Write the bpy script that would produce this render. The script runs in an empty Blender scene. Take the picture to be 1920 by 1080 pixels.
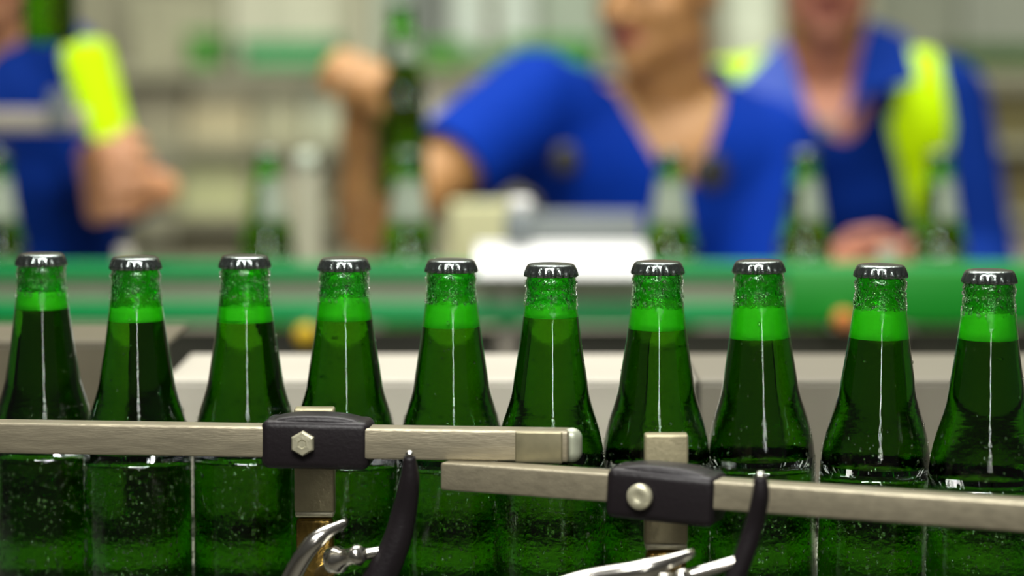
import bpy, bmesh, math, random
from mathutils import Vector, Matrix, Euler
random.seed(7)
scene = bpy.context.scene
COL = scene.collection

# ---------------------------------------------------------------- camera, world, lights, exposure
F = 5333.3
CAMZ = 1.50
PITCH = math.radians(5.0)
cam_d = bpy.data.cameras.new('camera')
cam = bpy.data.objects.new('camera', cam_d)
COL.objects.link(cam)
cam.location = (0, 0, CAMZ)
cam.rotation_euler = (math.radians(90) - PITCH, 0, 0)
cam_d.lens = 100
cam_d.sensor_width = 36
cam_d.clip_start = 0.05
cam_d.dof.use_dof = True
cam_d.dof.focus_distance = 1.585
cam_d.dof.aperture_fstop = 3.6
scene.camera = cam

world = bpy.data.worlds.new('world')
scene.world = world
world.use_nodes = True
bg = world.node_tree.nodes['Background']
bg.inputs[0].default_value = (1.0, 0.97, 0.88, 1)
bg.inputs[1].default_value = 0.06

scene.view_settings.view_transform = 'Standard'
scene.view_settings.look = 'None'
scene.view_settings.exposure = 0.0
scene.view_settings.gamma = 1.0
scene.view_settings.use_curve_mapping = False


def area(name, loc, target, sx, sy, power, col=(1, 1, 1)):
    d = bpy.data.lights.new(name, 'AREA')
    d.shape = 'RECTANGLE'
    d.size, d.size_y = sx, sy
    d.energy = power
    d.color = col
    o = bpy.data.objects.new(name, d)
    COL.objects.link(o)
    o.location = loc
    v = Vector(target) - Vector(loc)
    o.rotation_euler = v.to_track_quat('-Z', 'Y').to_euler()
    return o


area('hall_lamp_over_line', (0.0, 2.3, 3.6), (0, 2.0, 1.2), 2.4, 0.4, 34, (1, 0.98, 0.92))
area('hall_lamp_over_workers', (0.3, 2.9, 4.0), (0.2, 3.9, 1.2), 3.0, 0.8, 85, (1, 0.98, 0.93))
area('hall_lamp_over_racks', (0.0, 4.7, 4.0), (0.0, 6.4, 1.3), 5.0, 1.2, 175, (0.98, 1.0, 0.82))
area('strip_lamp_behind_camera', (0.35, -1.2, 2.3), (0.05, 1.6, 1.25), 0.09, 1.5, 10, (1, 0.98, 0.95))
area('foam_fill_above_line', (-0.10, 0.72, 2.12), (0.0, 1.6, 1.3), 0.8, 0.2, 24, (1, 0.99, 0.95))  # unseen fill added close in front to brighten the foam
area('housing_fill', (-0.12, 2.02, 2.05), (-0.10, 1.98, 1.28), 0.5, 0.12, 2.2, (1, 0.98, 0.93))  # unseen light added to brighten the middle of the housing
_d = bpy.data.lights.new('bay_lamp', 'POINT'); _d.energy = 45; _d.shadow_soft_size = 0.05
_o = bpy.data.objects.new('bay_lamp', _d); COL.objects.link(_o); _o.location = (0.12, 1.75, 2.95)


def P(px, py, Y):
    """world point on the plane y = Y seen at photograph pixel (px, py)"""
    dx, dy = (px - 960) / F, (540 - py) / F
    c, s = math.cos(PITCH), math.sin(PITCH)
    d = Vector((dx, c + dy * s, dy * c - s))
    k = Y / d.y
    return Vector((d.x * k, Y, CAMZ + d.z * k))


# ---------------------------------------------------------------- materials
def mat(name, col, rough=0.5, metal=0.0, noise=0.0, nscale=20.0, stretch=(1, 1, 1), bump=0.0, bscale=60.0,
        spec=None, emit=None, coat=0.0):
    m = bpy.data.materials.new(name)
    m.use_nodes = True
    nt = m.node_tree
    b = nt.nodes['Principled BSDF']
    b.inputs['Base Color'].default_value = (*col, 1)
    b.inputs['Roughness'].default_value = rough
    b.inputs['Metallic'].default_value = metal
    b.inputs['Coat Weight'].default_value = coat
    if noise or bump:
        tc = nt.nodes.new('ShaderNodeTexCoord')
        mp = nt.nodes.new('ShaderNodeMapping')
        mp.inputs['Scale'].default_value = stretch
        nt.links.new(tc.outputs['Object'], mp.inputs[0])
    if noise:
        n = nt.nodes.new('ShaderNodeTexNoise')
        n.inputs['Scale'].default_value = nscale
        n.inputs['Detail'].default_value = 5
        nt.links.new(mp.outputs[0], n.inputs[0])
        cr = nt.nodes.new('ShaderNodeValToRGB')
        cr.color_ramp.elements[0].position = 0.3
        cr.color_ramp.elements[1].position = 0.7
        cr.color_ramp.elements[0].color = (*[c * (1 - noise) for c in col], 1)
        cr.color_ramp.elements[1].color = (*[min(1, c * (1 + noise)) for c in col], 1)
        nt.links.new(n.outputs[0], cr.inputs[0])
        nt.links.new(cr.outputs[0], b.inputs['Base Color'])
    if bump:
        n2 = nt.nodes.new('ShaderNodeTexNoise')
        n2.inputs['Scale'].default_value = bscale
        n2.inputs['Detail'].default_value = 4
        nt.links.new(mp.outputs[0], n2.inputs[0])
        bp = nt.nodes.new('ShaderNodeBump')
        bp.inputs['Strength'].default_value = bump
        bp.inputs['Distance'].default_value = 0.001
        nt.links.new(n2.outputs[0], bp.inputs['Height'])
        nt.links.new(bp.outputs[0], b.inputs['Normal'])
    return m


def glass_mat(name, col, ior, rough=0.0, bump=0.0, bscale=300, dist=0.0004, stretch=(1, 1, 1)):
    m = mat(name, col, rough, bump=bump, bscale=bscale, stretch=stretch)
    b = m.node_tree.nodes['Principled BSDF']
    b.inputs['Transmission Weight'].default_value = 1.0
    b.inputs['IOR'].default_value = ior
    for n in m.node_tree.nodes:
        if n.type == 'BUMP':
            n.inputs['Distance'].default_value = dist
    return m


GLASS_ABS = (0.42, 0.946, 0.12, 1)
BEER_TINT = (0.62, 0.42, 0.12, 1)
M = {}
M['glass'] = glass_mat('green_glass', (1, 1, 1), 1.5, 0.0, 1.0, 330, 0.0008)
_nt = M['glass'].node_tree
_a = _nt.nodes.new('ShaderNodeAttribute'); _a.attribute_name = 'ior'
_nt.links.new(_a.outputs['Fac'], _nt.nodes['Principled BSDF'].inputs['IOR'])
_tc = _nt.nodes.new('ShaderNodeTexCoord'); _sx = _nt.nodes.new('ShaderNodeSeparateXYZ'); _rp = _nt.nodes.new('ShaderNodeValToRGB')
_mr = _nt.nodes.new('ShaderNodeMath'); _mr.operation = 'MULTIPLY'; _mr.inputs[1].default_value = 1 / 0.23
_nt.links.new(_tc.outputs['Object'], _sx.inputs[0]); _nt.links.new(_sx.outputs['Z'], _mr.inputs[0]); _nt.links.new(_mr.outputs[0], _rp.inputs[0])
_e = _rp.color_ramp.elements
_e[0].position = 0.50; _e[0].color = (0.25, 0.25, 0.25, 1); _e[1].position = 1.0; _e[1].color = (0.8, 0.8, 0.8, 1)
for _p, _c in ((0.62, 0.15), (0.67, 0.05), (0.85, 0.05), (0.89, 0.8)):
    _q = _e.new(_p); _q.color = (_c, _c, _c, 1)
_bp = [n for n in _nt.nodes if n.type == 'BUMP'][0]
_nt.links.new(_rp.outputs[0], _bp.inputs['Strength'])
_v = _nt.nodes.new('ShaderNodeVolumeAbsorption')
_v.inputs['Color'].default_value = GLASS_ABS
_v.inputs['Density'].default_value = 1000
_nt.links.new(_v.outputs[0], _nt.nodes['Material Output'].inputs['Volume'])
M['beer'] = bpy.data.materials.new('beer'); M['beer'].use_nodes = True
_nt = M['beer'].node_tree; _nt.nodes.remove(_nt.nodes['Principled BSDF'])
_t = _nt.nodes.new('ShaderNodeBsdfTransparent'); _t.inputs[0].default_value = BEER_TINT
_nt.links.new(_t.outputs[0], _nt.nodes['Material Output'].inputs['Surface'])
M['glass_pale'] = M['glass'].copy(); M['glass_pale'].name = 'olive_green_glass'
M['glass_pale'].node_tree.nodes['Volume Absorption'].inputs['Color'].default_value = (0.66, 0.955, 0.10, 1)
M['beer_pale'] = M['beer'].copy(); M['beer_pale'].name = 'pale_beer'
M['beer_pale'].node_tree.nodes['Transparent BSDF'].inputs[0].default_value = (0.80, 0.72, 0.22, 1)
M['drop'] = glass_mat('water', (1, 1, 1), 1.33, 0.0)
M['foam'] = mat('foam', (0.95, 0.96, 0.93), 0.9, noise=0.04, nscale=500)
_nt = M['foam'].node_tree
_tr = _nt.nodes.new('ShaderNodeBsdfTranslucent'); _tr.inputs[0].default_value = (0.97, 0.98, 0.95, 1)
_mx = _nt.nodes.new('ShaderNodeMixShader'); _mx.inputs[0].default_value = 0.45
_nt.links.new(_nt.nodes['Principled BSDF'].outputs[0], _mx.inputs[1]); _nt.links.new(_tr.outputs[0], _mx.inputs[2])
_nt.links.new(_mx.outputs[0], _nt.nodes['Material Output'].inputs['Surface'])
M['cap'] = mat('cap_enamel', (0.20, 0.23, 0.215), 0.2, 0.95, bump=0.3, bscale=700)
M['steel'] = mat('brushed_steel', (0.27, 0.24, 0.165), 0.36, 0.55, 0.16, 30, (0.6, 12, 12), 0.25, 140)
M['post_steel'] = mat('post_steel', (0.28, 0.25, 0.15), 0.42, 0.5, 0.18, 60, (1, 1, 1), 0.3, 300)
M['brass'] = mat('brass', (0.26, 0.17, 0.04), 0.22, 0.9, 0.2, 120, (1, 1, 1), 0.6, 200)
M['chrome'] = mat('chrome', (0.62, 0.60, 0.54), 0.22, 1.0, bump=0.2, bscale=90)
M['black'] = mat('black_plastic', (0.009, 0.007, 0.008), 0.42, bump=0.25, bscale=400)
M['black'].node_tree.nodes['Principled BSDF'].inputs['Specular IOR Level'].default_value = 0.22
M['bolt'] = mat('bolt_steel', (0.42, 0.40, 0.28), 0.35, 0.5, 0.12, 300, bump=0.3, bscale=500)
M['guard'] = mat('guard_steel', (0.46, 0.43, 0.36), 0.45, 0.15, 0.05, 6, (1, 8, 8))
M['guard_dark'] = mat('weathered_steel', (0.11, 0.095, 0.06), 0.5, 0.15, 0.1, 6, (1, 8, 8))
M['green_rail'] = mat('green_plastic', (0.0, 0.30, 0.07), 0.4)
M['green_plate'] = mat('bright_green_plastic', (0.0, 0.27, 0.01), 0.45)
M['side_plate'] = mat('side_plate_steel', (0.40, 0.36, 0.29), 0.45, 0.1, 0.08, 8)
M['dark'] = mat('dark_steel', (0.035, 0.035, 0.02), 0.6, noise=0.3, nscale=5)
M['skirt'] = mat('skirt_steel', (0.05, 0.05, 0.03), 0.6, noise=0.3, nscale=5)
M['ledge'] = mat('brightening_ledge_steel', (0.30, 0.30, 0.22), 0.4, 0.1, 0.06, 8)
M['post_paint'] = mat('beige_paint', (0.36, 0.35, 0.24), 0.5)
M['belt'] = mat('belt_steel', (0.20, 0.20, 0.18), 0.4, 0.6, 0.1, 30)
M['white'] = mat('white_plastic', (0.92, 0.92, 0.90), 0.5)
M['pale_blue'] = mat('pale_blue_plastic', (0.21, 0.24, 0.24), 0.5)
M['label'] = mat('foil_label', (0.60, 0.68, 0.54), 0.35)
M['blue'] = mat('blue_cotton', (0.001, 0.030, 0.31), 0.85, noise=0.1, nscale=12, bump=0.4, bscale=30)
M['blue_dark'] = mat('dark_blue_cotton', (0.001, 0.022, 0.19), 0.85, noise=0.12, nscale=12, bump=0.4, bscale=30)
M['blue_light'] = mat('light_blue_cotton', (0.045, 0.09, 0.42), 0.85)  # lighter blue for the left collar leaf of the right worker
M['hivis'] = mat('hivis_yellow', (0.54, 0.84, 0.0), 0.7)
M['navy'] = mat('navy_trousers', (0.012, 0.016, 0.035), 0.85)
M['boot'] = mat('boot_leather', (0.015, 0.012, 0.010), 0.5)
M['skin'] = mat('skin', (0.56, 0.27, 0.13), 0.5, noise=0.08, nscale=25)
M['skin_tan'] = mat('tan_skin', (0.46, 0.235, 0.085), 0.5, noise=0.1, nscale=25)
M['skin_ruddy'] = mat('ruddy_skin', (0.50, 0.20, 0.11), 0.5, noise=0.1, nscale=25)
for k in ('blue', 'blue_dark', 'hivis'):
    M[k].node_tree.nodes['Principled BSDF'].inputs['Specular IOR Level'].default_value = 0.1
for k in ('skin', 'skin_tan', 'skin_ruddy'):
    b = M[k].node_tree.nodes['Principled BSDF']
    b.inputs['Subsurface Weight'].default_value = 0.0
M['hair'] = mat('dark_hair', (0.02, 0.012, 0.008), 0.6, bump=0.8, bscale=200)
M['lip'] = mat('lip', (0.45, 0.12, 0.09), 0.45)
M['eye'] = mat('eye_white', (0.8, 0.8, 0.78), 0.2)
M['iris'] = mat('iris', (0.04, 0.02, 0.01), 0.2)
M['button'] = mat('black_button', (0.012, 0.012, 0.012), 0.35)
M['wall'] = mat('hall_wall', (0.34, 0.32, 0.24), 0.8, noise=0.08, nscale=1.5)
M['floor'] = mat('concrete_floor', (0.20, 0.19, 0.16), 0.5, noise=0.12, nscale=3)
M['rack'] = mat('rack_steel', (0.26, 0.25, 0.17), 0.5)


# ---------------------------------------------------------------- helpers
def tag(o, label=None, cat=None, group=None, kind=None):
    if label: o['label'] = label
    if cat: o['category'] = cat
    if group: o['group'] = group
    if kind: o['kind'] = kind
    return o


def empty(name, loc, label, cat, group=None):
    o = bpy.data.objects.new(name, None)
    o.empty_display_size = 0.05
    COL.objects.link(o)
    o.location = loc
    return tag(o, label, cat, group)


def link(name, bm, m, parent=None, smooth=True, off=None):
    if off is not None:
        bmesh.ops.translate(bm, verts=bm.verts, vec=-Vector(off))
    me = bpy.data.meshes.new(name)
    bm.normal_update()
    bm.to_mesh(me)
    bm.free()
    if smooth:
        for p in me.polygons: p.use_smooth = True
    for mm in (m if isinstance(m, (list, tuple)) else [m]):
        me.materials.append(mm)
    o = bpy.data.objects.new(name, me)
    COL.objects.link(o)
    if parent is not None:
        o.parent = parent
    return o


def box(bm, c, s, bev=0.0, seg=2, rot=None):
    r = bmesh.ops.create_cube(bm, size=1.0)
    vs = r['verts']
    bmesh.ops.scale(bm, verts=vs, vec=s)
    if bev > 0:
        es = list({e for v in vs for e in v.link_edges})
        rb = bmesh.ops.bevel(bm, geom=es, offset=bev, segments=seg, affect='EDGES', profile=0.5)
        vs = list({v for f in rb['faces'] for v in f.verts} | {v for v in vs if v.is_valid})
    if rot is not None:
        bmesh.ops.rotate(bm, verts=vs, cent=(0, 0, 0), matrix=rot)
    bmesh.ops.translate(bm, verts=vs, vec=c)
    return vs


def lathe(bm, prof, seg=48, closed_top=True, closed_bottom=True, mod=None):
    rings = []
    for (r, z) in prof:
        ring = []
        for i in range(seg):
            a = 2 * math.pi * i / seg
            rr = r if mod is None else mod(r, z, a)
            ring.append(bm.verts.new((rr * math.cos(a), rr * math.sin(a), z)))
        rings.append(ring)
    for a, b in zip(rings[:-1], rings[1:]):
        for i in range(seg):
            j = (i + 1) % seg
            bm.faces.new((a[i], a[j], b[j], b[i]))
    if closed_bottom: bm.faces.new(list(reversed(rings[0])))
    if closed_top: bm.faces.new(rings[-1])
    return rings


def frame_from(d):
    d = d.normalized()
    u = Vector((0, 0, 1)) if abs(d.z) < 0.9 else Vector((1, 0, 0))
    a = d.cross(u).normalized()
    b = a.cross(d).normalized()
    return a, b


def capsule(bm, p0, r0, p1, r1, seg=14, nh=5, sq=1.0):
    """tapered capsule; sq flattens along the second frame axis"""
    p0, p1 = Vector(p0), Vector(p1)
    d = (p1 - p0)
    if d.length < 1e-6: d = Vector((0, 0, 1e-4))
    L = d.normalized()
    a, b = frame_from(d)
    rows = []
    for k in range(nh + 1):
        t = math.pi / 2 * (1 - k / nh)
        rows.append((p0 - L * r0 * math.sin(t), r0 * math.cos(t)))
    for k in range(nh + 1):
        t = math.pi / 2 * (k / nh)
        rows.append((p1 + L * r1 * math.sin(t), r1 * math.cos(t)))
    rings = []
    for c, r in rows:
        r = max(r, 1e-5)
        rings.append([bm.verts.new(c + a * (r * math.cos(q)) + b * (r * sq * math.sin(q)))
                      for q in [2 * math.pi * i / seg for i in range(seg)]])
    for x, y in zip(rings[:-1], rings[1:]):
        for i in range(seg):
            j = (i + 1) % seg
            bm.faces.new((x[i], x[j], y[j], y[i]))
    bm.faces.new(list(reversed(rings[0])))
    bm.faces.new(rings[-1])


def tube(bm, pts, rads, seg=14, sub=6):
    """smooth tube through points (Catmull-Rom)"""
    pts = [Vector(p) for p in pts]
    P_ = [pts[0] * 2 - pts[1]] + pts + [pts[-1] * 2 - pts[-2]]
    R_ = [rads[0]] + list(rads) + [rads[-1]]
    out = []
    for i in range(1, len(P_) - 2):
        for k in range(sub):
            t = k / sub
            a, b, c, d = P_[i - 1], P_[i], P_[i + 1], P_[i + 2]
            p = 0.5 * ((2 * b) + (c - a) * t + (2 * a - 5 * b + 4 * c - d) * t * t + (3 * b - a - 3 * c + d) * t ** 3)
            out.append((p, R_[i] * (1 - t) + R_[i + 1] * t))
    out.append((P_[-2], R_[-2]))
    n0 = None
    rings = []
    for i, (p, r) in enumerate(out):
        t = (out[min(i + 1, len(out) - 1)][0] - out[max(i - 1, 0)][0]).normalized()
        if n0 is None:
            n0, _ = frame_from(t)
        n0 = (n0 - t * n0.dot(t)).normalized()
        b = t.cross(n0)
        rings.append([bm.verts.new(p + n0 * (r * math.cos(q)) + b * (r * math.sin(q)))
                      for q in [2 * math.pi * j / seg for j in range(seg)]])
    for x, y in zip(rings[:-1], rings[1:]):
        for i in range(seg):
            j = (i + 1) % seg
            bm.faces.new((x[i], x[j], y[j], y[i]))
    bm.faces.new(list(reversed(rings[0])))
    bm.faces.new(rings[-1])


def ellipsoid(bm, c, s, rot=None, sub=3):
    r = bmesh.ops.create_icosphere(bm, subdivisions=sub, radius=1.0)
    vs = r['verts']
    bmesh.ops.scale(bm, verts=vs, vec=s)
    if rot is not None:
        bmesh.ops.rotate(bm, verts=vs, cent=(0, 0, 0), matrix=rot)
    bmesh.ops.translate(bm, verts=vs, vec=c)


def remeshed(bm, voxel, smooth=6):
    """union the overlapping pieces into one continuous surface; returns a bmesh"""
    bmesh.ops.recalc_face_normals(bm, faces=bm.faces)
    me = bpy.data.meshes.new('tmp')
    bm.to_mesh(me)
    bm.free()
    o = bpy.data.objects.new('tmp', me)
    COL.objects.link(o)
    r = o.modifiers.new('r', 'REMESH')
    r.mode = 'VOXEL'
    r.voxel_size = voxel
    s = o.modifiers.new('s', 'SMOOTH')
    s.factor = 0.5
    s.iterations = smooth
    dg = bpy.context.evaluated_depsgraph_get()
    ev = o.evaluated_get(dg)
    out = bmesh.new()
    out.from_mesh(ev.to_mesh())
    ev.to_mesh_clear()
    bpy.data.objects.remove(o)
    bpy.data.meshes.remove(me)
    return out


def soft_edges(bm, n=10):
    bd = [v for v in bm.verts if v.is_boundary]
    nb = {v: [e.other_vert(v) for e in v.link_edges if e.is_boundary] for v in bd}
    for _ in range(n):
        new = {v: (v.co * 0.4 + sum((w.co for w in nb[v]), Vector()) / len(nb[v]) * 0.6) for v in bd if nb[v]}
        for v, c in new.items(): v.co = c


def thicken(bm, t, soft=True):
    if soft: soft_edges(bm)
    g = bmesh.ops.solidify(bm, geom=bm.faces[:], thickness=t)
    return bm


# ---------------------------------------------------------------- structure
FLOOR_Z = 0.0
bm = bmesh.new(); box(bm, (0, 4.0, -0.05), (16, 14, 0.1))
tag(link('floor', bm, M['floor'], smooth=False), kind='structure')
bm = bmesh.new(); box(bm, (0, 9.1, 2.5), (16, 0.2, 5.0))
tag(link('wall_back', bm, M['wall'], smooth=False), kind='structure')

# ---------------------------------------------------------------- bottles
H = 0.230
_prof = [(27.0, 230), (30.2, 228.5), (31.2, 224), (31.2, 122), (31.1, 116), (30.7, 110), (29.95, 104), (29.0, 99), (27.8, 94), (26.4, 89),
         (24.8, 84), (23.3, 79), (22.1, 74), (21.3, 69), (20.6, 64.5), (19.4, 57), (18.1, 49), (17.0, 41), (16.0, 33), (15.1, 26), (14.5, 20), (14.1, 16.5),
         (13.8, 15), (13.8, 14), (14.3, 12.8), (14.4, 10.8), (14.0, 9.2), (13.6, 8.4), (13.3, 3), (12.4, 1.5)]
OUT = [(r, 230 - t) for r, t in _prof]
OUT = [(r / 1000, z / 1000) for r, z in OUT]


def rad_at(z):
    for (r0, z0), (r1, z1) in zip(OUT[:-1], OUT[1:]):
        if z0 <= z <= z1:
            return r0 + (r1 - r0) * (z - z0) / max(z1 - z0, 1e-9)
    return OUT[-1][0]


def fine(prof, step=0.003):
    """Catmull-Rom refinement of a lathe profile"""
    out = []
    P_ = [prof[0]] + list(prof) + [prof[-1]]
    for i in range(1, len(P_) - 2):
        a, b, c, d = P_[i - 1], P_[i], P_[i + 1], P_[i + 2]
        n = max(1, min(4, int(math.hypot(c[0] - b[0], c[1] - b[1]) / step)))
        for k in range(n):
            t = k / n
            f = [0.5 * ((2 * b[j]) + (c[j] - a[j]) * t + (2 * a[j] - 5 * b[j] + 4 * c[j] - d[j]) * t * t +
                        (3 * b[j] - a[j] - 3 * c[j] + d[j]) * t ** 3) for j in (0, 1)]
            out.append((f[0], f[1]))
    out.append(prof[-1])
    return out


def wall_t(z):
    return 0.0024 if z > 0.01 else 0.004


def cap_mesh():
    bm = bmesh.new()
    n = 21

    def mod(r, z, a):
        k = max(0.0, min(1.0, (0.2282 - z) / 0.004))
        return r + k * 0.0007 * math.cos(n * a)
    prof = [(0.0128, 0.2229), (0.0143, 0.2226), (0.0149, 0.2233), (0.0147, 0.2250), (0.0143, 0.2268), (0.01395, 0.2280),
            (0.0134, 0.2290), (0.0124, 0.2297), (0.0100, 0.2301), (0.0050, 0.2304), (0.0004, 0.2305)]
    lathe(bm, prof, 126, mod=mod)
    me = bpy.data.meshes.new('crown_cap')
    bm.normal_update(); bm.to_mesh(me); bm.free()
    for p in me.polygons: p.use_smooth = True
    me.materials.append(M['cap'])
    return me


def drops_mesh(n, seed, lo=0.03, hi=0.222):
    rnd = random.Random(seed)
    bm = bmesh.new()
    V, FC = [], []
    for i in range(n):
        q = rnd.random()
        if q < 0.70: z = rnd.uniform(0.03, 0.118)
        elif q < 0.76: z = rnd.uniform(0.118, 0.142)
        elif q < 0.77: z = rnd.uniform(0.15, 0.195)
        else: z = rnd.uniform(0.205, 0.2218)
        a = rnd.uniform(0, 2 * math.pi)
        r = rad_at(z)
        s = rnd.choice([0.0004, 0.0005, 0.0006, 0.0006, 0.0008, 0.001]) * rnd.uniform(0.8, 1.25)
        tz = s * rnd.uniform(0.8, 1.25)
        ca, sa = math.cos(a), math.sin(a)
        base = len(V)
        for (x, y, zz) in ICO_V:
            x, y, zz = x * s * 0.5 + r + s * 0.2, y * s, zz * tz + z
            V.append((x * ca - y * sa, x * sa + y * ca, zz))
        FC.extend([tuple(base + k for k in f) for f in ICO_F])
    bm.free()
    me = bpy.data.meshes.new('droplets')
    me.from_pydata(V, [], FC)
    for p in me.polygons: p.use_smooth = True
    me.materials.append(M['drop'])
    return me


_b = bmesh.new(); bmesh.ops.create_icosphere(_b, subdivisions=1, radius=1.0)
_b.verts.index_update()
ICO_V = [tuple(v.co) for v in _b.verts]
ICO_F = [tuple(v.index for v in f.verts) for f in _b.faces]
_b.free()
CAP = cap_mesh()
DROPS = [drops_mesh(2000, s) for s in (1, 2, 3)]


def glass_bm(z_liq, seg=56):
    """glass wall with its true thickness: outer skin, and inner skin facing the drink or the air above it"""
    bm = bmesh.new()
    lay = bm.verts.layers.float.new('ior')
    lathe(bm, fine(OUT), seg)
    for v in bm.verts: v[lay] = 1.5
    outer = set(bm.verts)
    prof = inner_prof(0.0045, 0.2268, z_liq)
    n0 = set(bm.faces)
    lathe(bm, prof, seg)
    bmesh.ops.reverse_faces(bm, faces=[f for f in bm.faces if f not in n0])
    for v in bm.verts:
        if v not in outer: v[lay] = 1.12 if v.co.z < z_liq else 1.5
    return bm


def inner_prof(z0, z1, split=None, inset=0.0024):
    n = max(3, int((z1 - z0) / 0.004))
    zs = [z0 + (z1 - z0) * k / n for k in range(n + 1)]
    if split is not None:
        zs = sorted([z for z in zs if abs(z - split) > 0.0006] + [split - 0.0001, split + 0.0001])
    prof = []
    for z in zs:
        r = rad_at(z) - inset
        if z > 0.208: r = min(r, 0.0108)
        prof.append((r, z))
    if z0 < 0.012:
        prof[0] = (prof[0][0] * 0.86, z0)
    return prof


def inner_bm(z0, z1, inset=0.0024, seg=48, dome=0.0):
    prof = inner_prof(z0, z1, None, inset)
    bm = bmesh.new()
    lathe(bm, prof, seg)
    return bm


def make_bottle(loc, foam_t, foam_h, label, group, tilt=(0, 0), dropset=0, rot=0.0, glass=None, beer=None, name='beer_bottle', cat='bottle',
                drops=True, foam=True):
    root = empty(name, loc, label, cat, group)
    root.rotation_euler = (tilt[0], tilt[1], rot)
    zf = H - foam_t
    link('glass', glass_bm(zf + foam_h), glass or M['glass'], root)
    if foam:
        link('foam', inner_bm(zf + 0.0001, zf + foam_h, 0.00245), M['foam'], root)
        link('beer', inner_bm(0.0052, zf, 0.0026), beer or M['beer'], root)
    c = bpy.data.objects.new('crown_cap', CAP)
    COL.objects.link(c); c.parent = root
    if drops:
        d = bpy.data.objects.new('water_droplets', DROPS[dropset % 3])
        COL.objects.link(d); d.parent = root
        d['kind'] = 'stuff'
    return root


BELT_Z = CAMZ - 0.356
caps = [(77, 478), (254, 480), (459, 482), (645, 482), (846, 488), (1033, 494), (1233, 490), (1424, 487), (1651, 495), (1855, 506)]
Ds = [1.676, 1.650, 1.660, 1.640, 1.630, 1.600, 1.616, 1.625, 1.594, 1.556]
foams = [(33, 11), (37.5, 8), (39, 9), (36, 13.5), (39, 13.5), (30.5, 9), (39, 12), (45, 18), (42, 16.5), (38.5, 15)]
front_labels = [
    'darkest green beer bottle, at the left end of the front row',
    'green beer bottle with the thinnest foam collar, second from the left end',
    'green beer bottle just left of the black clamp with the hex bolt, thin foam collar',
    'green beer bottle rising behind the right half of the left black rail clamp',
    'green beer bottle over the middle of the left steel rail, between clamp and rail end',
    'green beer bottle behind the plugged end of the left steel rail',
    'green beer bottle directly behind the right clamp and its upright steel post',
    'green beer bottle with the deepest foam collar, next right of the right steel post',
    'green beer bottle second from the right end of the front row, deep foam collar',
    'green beer bottle at the right end of the front row, cap sitting lowest of all',
]
capx = [P(c[0], c[1], d).x for c, d in zip(caps, Ds)]
basex = capx[:]
for it in range(400):
    for i in range(9):
        dy = Ds[i + 1] - Ds[i]
        dx = basex[i + 1] - basex[i]
        need = math.sqrt(max(0.0628 ** 2 - dy * dy, 0))
        if dx < need:
            e = (need - dx) / 2
            basex[i] -= e; basex[i + 1] += e
for k_, e_ in ((7, 0.002), (8, -0.0035), (9, -0.002)): basex[k_] += e_
print('lean mm', [round((a - b) * 1000, 1) for a, b in zip(capx, basex)])
for i in range(10):
    off = (capx[i] - basex[i])
    make_bottle((basex[i], Ds[i], BELT_Z), foams[i][0] / 1000, foams[i][1] / 1000, front_labels[i],
                'beer bottles in the front row', (0, math.asin(off / 0.21)), i, rot=0.0)
    # lathe solids are symmetric, only the droplets differ

# bottles on the back conveyor
back = [(-8, 'capped green bottle with pale neck foil at the left edge of the back conveyor', 3.24),
        (500, 'green bottle with pale neck foil left of the grey upright post on the back conveyor', 3.24),
        (765, 'green bottle with pale neck foil standing below the hand that lifts another bottle', 3.22),
        (1258, 'green bottle with pale neck foil in front of the open collar of the middle worker', 3.20),
        (1510, 'green bottle with pale neck foil standing between the two workers in blue', 3.24),
        (1765, 'green bottle with pale neck foil in front of the yellow vest of the right worker', 3.24)]


def neck_label_bm(z0, z1, a0=0.0, a1=2 * math.pi, seg=40):
    """printed foil wrapped part of the way round the neck"""
    bm = bmesh.new()
    rows = []
    for k in range(9):
        z = z0 + (z1 - z0) * k / 8
        rows.append([bm.verts.new(((rad_at(z) + 0.0004) * math.cos(a), (rad_at(z) + 0.0004) * math.sin(a), z))
                     for a in [a0 + (a1 - a0) * i / seg for i in range(seg + 1)]])
    for x, y in zip(rows[:-1], rows[1:]):
        for i in range(seg):
            bm.faces.new((x[i], x[i + 1], y[i + 1], y[i]))
    thicken(bm, -0.0003, False)
    return bm


def back_bottle(loc, label, group, tilt=(0, 0), lab=(0.150, 0.200), arc=(-2.0, 1.6)):
    root = make_bottle(loc, 0.040, 0.012, label, group, tilt, drops=False, glass=M['glass_pale'], beer=M['beer_pale'])
    link('neck_label', neck_label_bm(*lab, *arc), M['label'], root)
    return root


for px, lb, Y in back:
    p = P(px, 260, Y)
    back_bottle((p.x, Y, BELT_Z), lb, 'bottles on the back conveyor', arc=(-3.1, 0.2) if px in (1258, 765, -8) else (-1.9, 0.6))


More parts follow.
